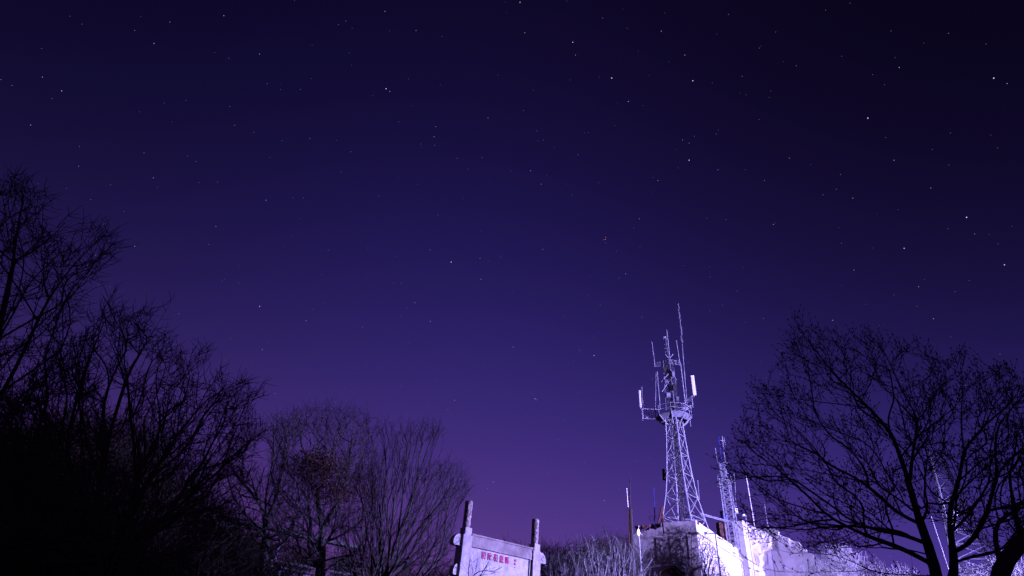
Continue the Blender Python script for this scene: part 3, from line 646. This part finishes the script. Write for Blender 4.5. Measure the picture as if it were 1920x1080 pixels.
for x0, y0, x1, y1, w_ in [(1299.5, 704, 1301, 741, .36), (1199.5, 732, 1201, 764, .22)]:
    a1, b1 = A(x1, y1, -.8), A(x0, y0, -.8); c = (a1+b1)/2
    o = MB().box((0, 0, 0), (w_, .18, b1[2]-a1[2])).build('panel_antenna', M['plastic'], main); o.location = tuple(c-B); o.rotation_euler = (0, 0, math.atan2(S[1], S[0]))
    bv = o.modifiers.new('bevel', 'BEVEL'); bv.width = .04; bv.segments = 2
    rod('panel_bracket', a1-[0, 0, .2], a1+[0, 0, .3], .06, M['steel'])
for x, y, w_, h_, mt in ((1246, 694, .34, .5, 'darksteel'), (1262, 702, .25, .7, 'steel_mid'), (1249, 716, .4, .45, 'steel_dim'), (1264, 728, .3, .6, 'darksteel'), (1253, 741, .45, .5, 'steel_mid'), (1270, 748, .3, .5, 'steel_dim')):
    o = MB().box((0, 0, 0), (w_, .3, h_)).build('equipment_box', M[mt], main); o.location = tuple(A(x, y, -.6)-B); o.rotation_euler = (0, 0, math.atan2(S[1], S[0])+.3)
for x0, y0, x1, y1 in ((1240, 716, 1254, 700), (1241, 735, 1256, 712), (1247, 664, 1254, 672), (1262, 664, 1255, 672), (1268, 712, 1258, 694)):
    rod('brace_arm', A(x0, y0, -.6), A(x1, y1, -.4), .045, M['steel'])
# second, slimmer mast
D2 = 68.5
def A2(x, y, dd=0): return P(x, y, D2+dd)
B2 = A2(1374, 1004); B2[2] = gz(B2[0], B2[1])-.2
m2 = empty('lattice_mast', B2, 'slim lattice mast with blue-white whips, right of the big tower', 'tower')
yw2 = math.atan2(S[1], S[0])+R(25)
zr = A2(1360, 898)[2]; zq = A2(1357, 868)[2]
hz = np.linspace(B2[2], zr, 20)
lattice(m2, B2, [(z, .80-.12*i/19) for i, z in enumerate(hz)], yw2, .05, .028, [M['steel']], M['steel'])
lattice(m2, B2, [(z, .36) for z in np.linspace(zr, zq, 6)], yw2, .035, .022, [M['steel']], M['steel'])
m = MB()
for z, r in ((zr-.35, .85), (zr+.45, .72)):
    m.tube([np.array([B2[0]+r*math.cos(t), B2[1]+r*math.sin(t), z]) for t in np.linspace(0, 2*math.pi, 17)], .035, 4)
for t in np.linspace(0, 2*math.pi, 9)[:-1]: m.tube([np.array([B2[0]+.85*math.cos(t), B2[1]+.85*math.sin(t), zr-.35]), np.array([B2[0]+.72*math.cos(t), B2[1]+.72*math.sin(t), zr+.45])], .025, 4); m.tube([np.array([B2[0]+.85*math.cos(t), B2[1]+.85*math.sin(t), zr-.35]), np.array([B2[0], B2[1], zr-.35])], .025, 4)
m.build('ring_platform', M['steel'], m2, loc=B2)
def rod2(nm, x0, y0, x1, y1, r, mt, n=5): return MB().tube([A2(x1, y1), A2(x0, y0)], r, n).build(nm, mt, m2, loc=B2)
rod2('whip_antenna', 1347, 818, 1357, 895, .045, M['bluepaint']); rod2('whip_antenna', 1354, 818, 1363, 895, .05, M['steel']); rod2('whip_antenna', 1341, 840, 1351, 896, .035, M['steel'])
rod2('whip_antenna', 1342, 898, 1347, 908, .035, M['steel']); rod2('whip_antenna', 1376, 888, 1378, 901, .035, M['steel'])
MB().tube([A2(1350, 826), A2(1360, 825)], .035, 4).tube([A2(1354, 868), A2(1365, 868)], .035, 4).tube([A2(1357, 820), A2(1360, 835)], .03, 4).build('cross_arm', M['steel'], m2, loc=B2)
MB().tube([A2(1345, 912), A2(1360, 915)], .05, 4).tube([A2(1365, 900), A2(1378, 901)], .03, 4).tube([A2(1378, 901), A2(1380, 950)], .03, 4).tube([A2(1372, 950), A2(1382, 950)], .03, 4).build('outrigger', M['steel'], m2, loc=B2)
o = MB().box((0, 0, 0), (.34, .3, .5)).build('radio_unit', M['plastic'], m2); o.location = tuple(A2(1380, 958)-B2)
# third lattice tower, behind the near tree; its weak lighting put into darker steel
D3 = 78.0; B3 = P(1812, 1012, D3); B3[2] = gz(B3[0], B3[1])-.3
m3 = empty('lattice_tower', B3, 'dim lattice tower seen through the crown of the large bare tree', 'tower')
zt3 = P(1737, 815, D3)[2]
lattice(m3, B3, [(z, 3.0*(1-t)**1.25+.75) for z, t in zip(np.linspace(B3[2], zt3-2, 14), np.linspace(0, 1, 14))], yaw+.3, .08, .035, [M['steel_mid']], M['steel_mid'])
MB().tube([np.array([B3[0], B3[1], zt3-2.5]), np.array([B3[0], B3[1], zt3+.8])], .07, 6).build('top_mast', M['steel_dim'], m3, loc=B3)
MB().tube([P(1737, 829, D3), P(1783, 830, D3)], .03, 4).build('yagi_antenna', M['steel_dim'], m3, loc=B3)
for x, y, r in ((1784, 986, .5), (1791, 962, .3)):
    c = P(x, y, D3-3); m = MB(); rings = []
    ax = np.array([*( -V2*.8+S*.3), .0]); ax /= np.linalg.norm(ax); s1 = np.cross(ax, [0, 0, 1.]); s1 /= np.linalg.norm(s1); s2 = np.cross(s1, ax)
    v = [c-ax*.25*r]; n_ = 20
    for rr_ in (.5, 1): v += [c+ax*(.25*r*(rr_**2)-.25*r*0)+(s1*math.cos(t)+s2*math.sin(t))*r*rr_ for t in np.arange(n_)*2*math.pi/n_]
    f = [(0, 1+i, 1+(i+1) % n_) for i in range(n_)]+[(1+i, 1+n_+i, 1+n_+(i+1) % n_, 1+(i+1) % n_) for i in range(n_)]
    m.add(v, f); o = m.build('dish', M['steel'], m3, loc=B3, smooth=True); sf = o.modifiers.new('t', 'SOLIDIFY'); sf.thickness = .08
# ------------------------------------------------------------ free-standing poles and whips
def pole(name, parts, D, label, cat, group=None, zbase=None):
    """parts: (child name, x0,y0,x1,y1, r0,r1, material)"""
    b = P(parts[0][1], parts[0][2], D); zb = zbase if zbase is not None else gz(b[0], b[1])-.2
    o = empty(name, (b[0], b[1], zb), label, cat, group)
    for i, (nm, x0, y0, x1, y1, ra, rb, mt) in enumerate(parts):
        a1 = P(x0, y0, D); b1 = P(x1, y1, D)
        if i == 0: a1 = np.array([a1[0], a1[1], zb])
        MB().tube([a1, b1], [ra, rb], 7).build(nm, mt, o, loc=o.location)
    return o
pole('antenna_pole', [('pole', 1183, 1000, 1182, 955, .18, .16, M['darksteel']), ('upper_tube', 1182, 955, 1181, 912, .07, .055, M['darksteel']), ('tip', 1181, 912, 1180.5, 884, .04, .02, M['darksteel'])], 50, 'black antenna pole with a thick lower half, left of the building', 'pole')
pole('whip_antenna', [('mast', 1179, 995, 1177.5, 951, .035, .03, M['rust']), ('rod', 1177.5, 951, 1175, 915, .045, .035, M['plastic'])], 49.5, 'thin white rod antenna on a rusty mast beside the black pole', 'antenna')
o = pole('whip_antenna', [('mast', 1228, 990, 1227, 950, .05, .05, M['bluepaint']), ('rod', 1227, 950, 1226, 914, .035, .025, M['bluepaint'])], 60, 'thin blue antenna rod left of the big tower', 'antenna', zbase=B[2])
m = MB()
for cx in (1222, 1232):
    c = P(cx, 972, 60); m.tube([c+[S[0]*.25*math.cos(t), S[1]*.25*math.cos(t), .25*math.sin(t)] for t in np.linspace(0, 2*math.pi, 13)], .02, 4)
m.tube([P(1222, 973, 60), P(1233, 972, 60)], .02, 4); m.build('loop_element', M['steel_dim'], o, loc=o.location)
pole('whip_antenna', [('rod', 1415, 990, 1399, 892, .075, .05, M['plastic'])], 71, 'long banded white whip antenna rising from the white mound', 'antenna')
pole('whip_antenna', [('rod', 1434, 990, 1433, 942, .05, .03, M['steel'])], 71, 'short thin whip antenna at the right end of the mound top', 'antenna')
pole('whip_antenna', [('rod', 1760, 1020, 1746, 968, .05, .03, M['steel_mid'])], 60, 'short bright rod antenna between the two trunks of the big tree', 'antenna')
o = pole('camera_post', [('post', 1400, 990, 1398, 968, .06, .05, M['steel']), ('arm', 1400, 968, 1393, 966, .05, .05, M['steel'])], 70.5, 'small steel post with a bent arm on the mound left of the long whip', 'post')
h = MB().box((0, 0, 0), (.3, .22, .22)).build('camera_head', M['plastic'], o); h.location = tuple(P(1394, 966, 70.5)-np.array(o.location))
o = pole('floodlit_post', [('post', 1203, 1048, 1198, 1002, .035, .03, M['plastic'])], 50, 'small glowing white head on a thin floodlit post at the wall end', 'lamp')  # floodlit camera post; glow added to its head
hl = P(1197.5, 999, 50); m = MB(); m.tube([hl-[0, 0, .22], hl, hl+[0, 0, .18], hl+[0, 0, .3]], [.05, .11, .08, .02], 8); m.build('post_head', M['lamp'], o, loc=o.location)
m = MB(); m.tube([hl, hl+[S[0]*.3, S[1]*.3, -.15]], .04, 5); m.tube([hl+[0, 0, .2], hl+[0.05, 0, .6]], .025, 5); m.build('bracket', M['plastic'], o, loc=o.location)
# dark pole standing before the bright wall with small cross arms
b = wall_pt(1350, 1070, 1.6, 'R'); t_ = wall_pt(1340, 997, 1.6, 'R'); zb = gz(b[0], b[1])
o = empty('utility_pole', (b[0], b[1], zb), 'thin dark pole with a small arm in front of the bright wall', 'pole')
MB().tube([np.array([b[0], b[1], zb]), np.array([b[0], b[1], t_[2]])], [.06, .05], 7).build('pole', M['darksteel'], o, loc=o.location)
tp = np.array([b[0], b[1], t_[2]]); MB().tube([tp-[0, 0, .1], tp+[-S[0]*.9, -S[1]*.9, -.2]], .045, 5).tube([tp+[-S[0]*.5, -S[1]*.5, .15], tp+[-S[0]*.9, -S[1]*.9, -.25]], .035, 5).build('cross_arm', M['steel_dim'], o, loc=o.location)
MB().box(tp+[-S[0]*.8, -S[1]*.8, -.1], (.22, .18, .18)).build('insulator', M['steel_dim'], o, loc=o.location)
# cable tray bridging tower and mast
a1, b1 = P(1313, 962, 60), P(1366, 977, 67.5); m = MB(); off = np.array([*(V2*.45), 0])
tray = empty('cable_tray', a1, 'steel cable tray bridging the big tower and the slim mast', 'cable tray')
MB().tube([a1, b1], .05, 4).tube([a1+off, b1+off], .05, 4).build('rail', M['steel'], tray, loc=a1)
for t in np.linspace(.03, .97, 16): p = a1+(b1-a1)*t; m.tube([p, p+off], .025, 4); m.tube([p, p-[0, 0, .22]], .02, 4)
m.build('rungs', M['steel'], tray, loc=a1)
c = P(1358, 968, 70); o = empty('water_drum', c, 'blue drum on the brick stack behind the slim mast', 'drum')
MB().tube([c-[0, 0, .45], c+[0, 0, .45]], .42, 18).build('shell', M['bluepaint'], o, loc=c); MB().tube([c+[0, 0, .45], c+[0, 0, .5]], .45, 18).build('lid', M['bluepaint'], o, loc=c)
c = P(1354, 988, 70); zb = gz(c[0], c[1])
m = MB(); zt = c[2]+.45
for i in range(int((zt-zb)/.32)): m.box((c[0], c[1], zt-.15-i*.32), (1.0+(i % 2)*.06, .9+(i % 2)*.05, .31), yaw)
tag(m.build('brick_stack', M['brick'], None, loc=(c[0], c[1], zb)), 'reddish brick stack behind the foot of the slim mast', 'stack')
# ------------------------------------------------------------ covered walkway, lower left
WA = P(415, 1034, 28); WB = P(640, 1082, 30.6)
wl = WB-WA; wl[2] = 0; WLn = float(np.linalg.norm(wl[:2])); wa = math.atan2(wl[1], wl[0]); zR = P(500, 1050, 29)[2]
wk = empty('covered_walkway', (WA[0], WA[1], gz(WA[0], WA[1])-.3), 'dark-roofed covered walkway with blue-lit columns behind the left trees', 'walkway')
wk.rotation_euler = (0, 0, wa); zw = zR-wk.location.z
MB().box((WLn/2, .6, zw+1.32), (WLn+1, 2.2, .14), 0, .12).box((WLn/2, -.35, zw+1.18), (WLn+1, .12, .14)).build('roof', M['tile'], wk)
for x in np.arange(.35, WLn+.1, 2.05): MB().tube([(x, 0, zw+.05), (x, 0, zw+1.15)], .075, 8).build('column', M['wk'], wk); 
MB().box((WLn/2, 0, zw), (WLn+1, .22, .1)).build('rail', M['tile'], wk)
MB().box((WLn/2, 0, zw-.22), (WLn+1, .16, .08)).build('rail', M['tile'], wk)
for x in np.arange(.1, WLn, .62): MB().box((x+.25, .0, zw-.58), (.36, .1, .5)).build('balustrade_panel', M['wk'], wk)
MB().box((WLn/2, .6, (zw-.95)/2), (WLn+1, 1.4, zw-.95)).build('base', M['tile'], wk)
# ------------------------------------------------------------ airliner
d = ray(1135, 448); d = d/np.linalg.norm(d); pc = d*4600; pc[2] += EYE
pl = empty('airplane', pc, 'tiny high-flying airplane with red and white lights above the towers', 'airplane')
pl.rotation_euler = (0, R(0), R(20))
fm = MB().tube([(x, 0, 0) for x in (-18, -16, -10, 8, 14, 17.5, 19)], [.3, 1.0, 1.9, 1.9, 1.6, .9, .1], 14); fm.build('fuselage', M['plane'], pl, smooth=True)
for s in (-1, 1):
    wg = MB().add([(4, 1.6*s, -.5), (-2, 1.6*s, -.5), (-7, 17*s, .6), (-5, 17*s, .6), (4, 1.6*s, 0), (-2, 1.6*s, 0), (-7, 17*s, .8), (-5, 17*s, .8)], [(0, 1, 2, 3), (7, 6, 5, 4), (0, 3, 7, 4), (1, 5, 6, 2), (2, 6, 7, 3), (0, 4, 5, 1)]).build('wing', M['plane'], pl)
    MB().add([(-14, .6*s, .6), (-17, .6*s, .6), (-18.5, 6*s, .9), (-17.2, 6*s, .9), (-14, .6*s, .8), (-17, .6*s, .8), (-18.5, 6*s, 1), (-17.2, 6*s, 1)], [(0, 1, 2, 3), (7, 6, 5, 4), (0, 3, 7, 4), (1, 5, 6, 2), (2, 6, 7, 3), (0, 4, 5, 1)]).build('tailplane', M['plane'], pl)
    MB().tube([(4.5, 5.5*s, -1.6), (3, 5.5*s, -1.6), (.5, 5.5*s, -1.6)], [1.0, 1.1, .7], 12).build('engine', M['plane'], wg)
    MB().tube([(-5, 17*s, .2), (-5, 17*s, 1.2), (-5, 17*s, 2.2)], [.3, 1.5, .3], 8).build('wing_light', M['redlamp'], wg)
MB().add([(-13, -.15, 1.5), (-18, -.15, 1), (-19.5, -.15, 7), (-17.5, -.15, 7), (-13, .15, 1.5), (-18, .15, 1), (-19.5, .15, 7), (-17.5, .15, 7)], [(0, 1, 2, 3), (7, 6, 5, 4), (0, 3, 7, 4), (1, 5, 6, 2), (2, 6, 7, 3), (0, 4, 5, 1)]).build('fin', M['plane'], pl)
MB().tube([(0, 0, -3.2), (0, 0, -2.2), (0, 0, -1.4)], [.3, 1.5, .4], 8).build('strobe_light', M['strobe'], pl)
# ------------------------------------------------------------ dry undergrowth
q = random.Random(77); m = MB(); n = 0
while n < 9000:
    az = R(q.uniform(2, 52)); D = q.uniform(34, 62); x, y = D*math.sin(az), D*math.cos(az); z = gz(x, y); s = q.uniform(.25, .9)
    loc_ = np.array([x, y])-Cn[:2]; lx, ly = loc_@dR, loc_@dL
    if -.3 < lx < LR and -.2 < ly < LL: continue
    m.tube([(x, y, z-.05), (x+q.gauss(0, .12)*s, y+q.gauss(0, .12)*s, z+s*.6), (x+q.gauss(0, .3)*s, y+q.gauss(0, .3)*s, z+s)], [.012, .009, .004], 3, False); n += 1
tag(m.build('dry_grass', M['bark_lit']), kind='stuff'); bpy.data.objects['dry_grass']['label'] = 'dry grass and weeds on the hilltop'; bpy.data.objects['dry_grass']['category'] = 'grass'
m = MB(); n = 0
while n < 16000:
    x, y = q.gauss(-13, 6), q.gauss(19, 5)
    if y < 9: continue
    z = gz(x, y); s = q.uniform(.5, 2.8)
    m.tube([(x, y, z-.05), (x+q.gauss(0, .2)*s, y+q.gauss(0, .2)*s, z+s*.5), (x+q.gauss(0, .4)*s, y+q.gauss(0, .4)*s, z+s)], [.016, .012, .005], 3, False); n += 1
tag(m.build('undergrowth', M['bark']), kind='stuff'); bpy.data.objects['undergrowth']['label'] = 'black thicket of undergrowth on the left bank'; bpy.data.objects['undergrowth']['category'] = 'undergrowth'
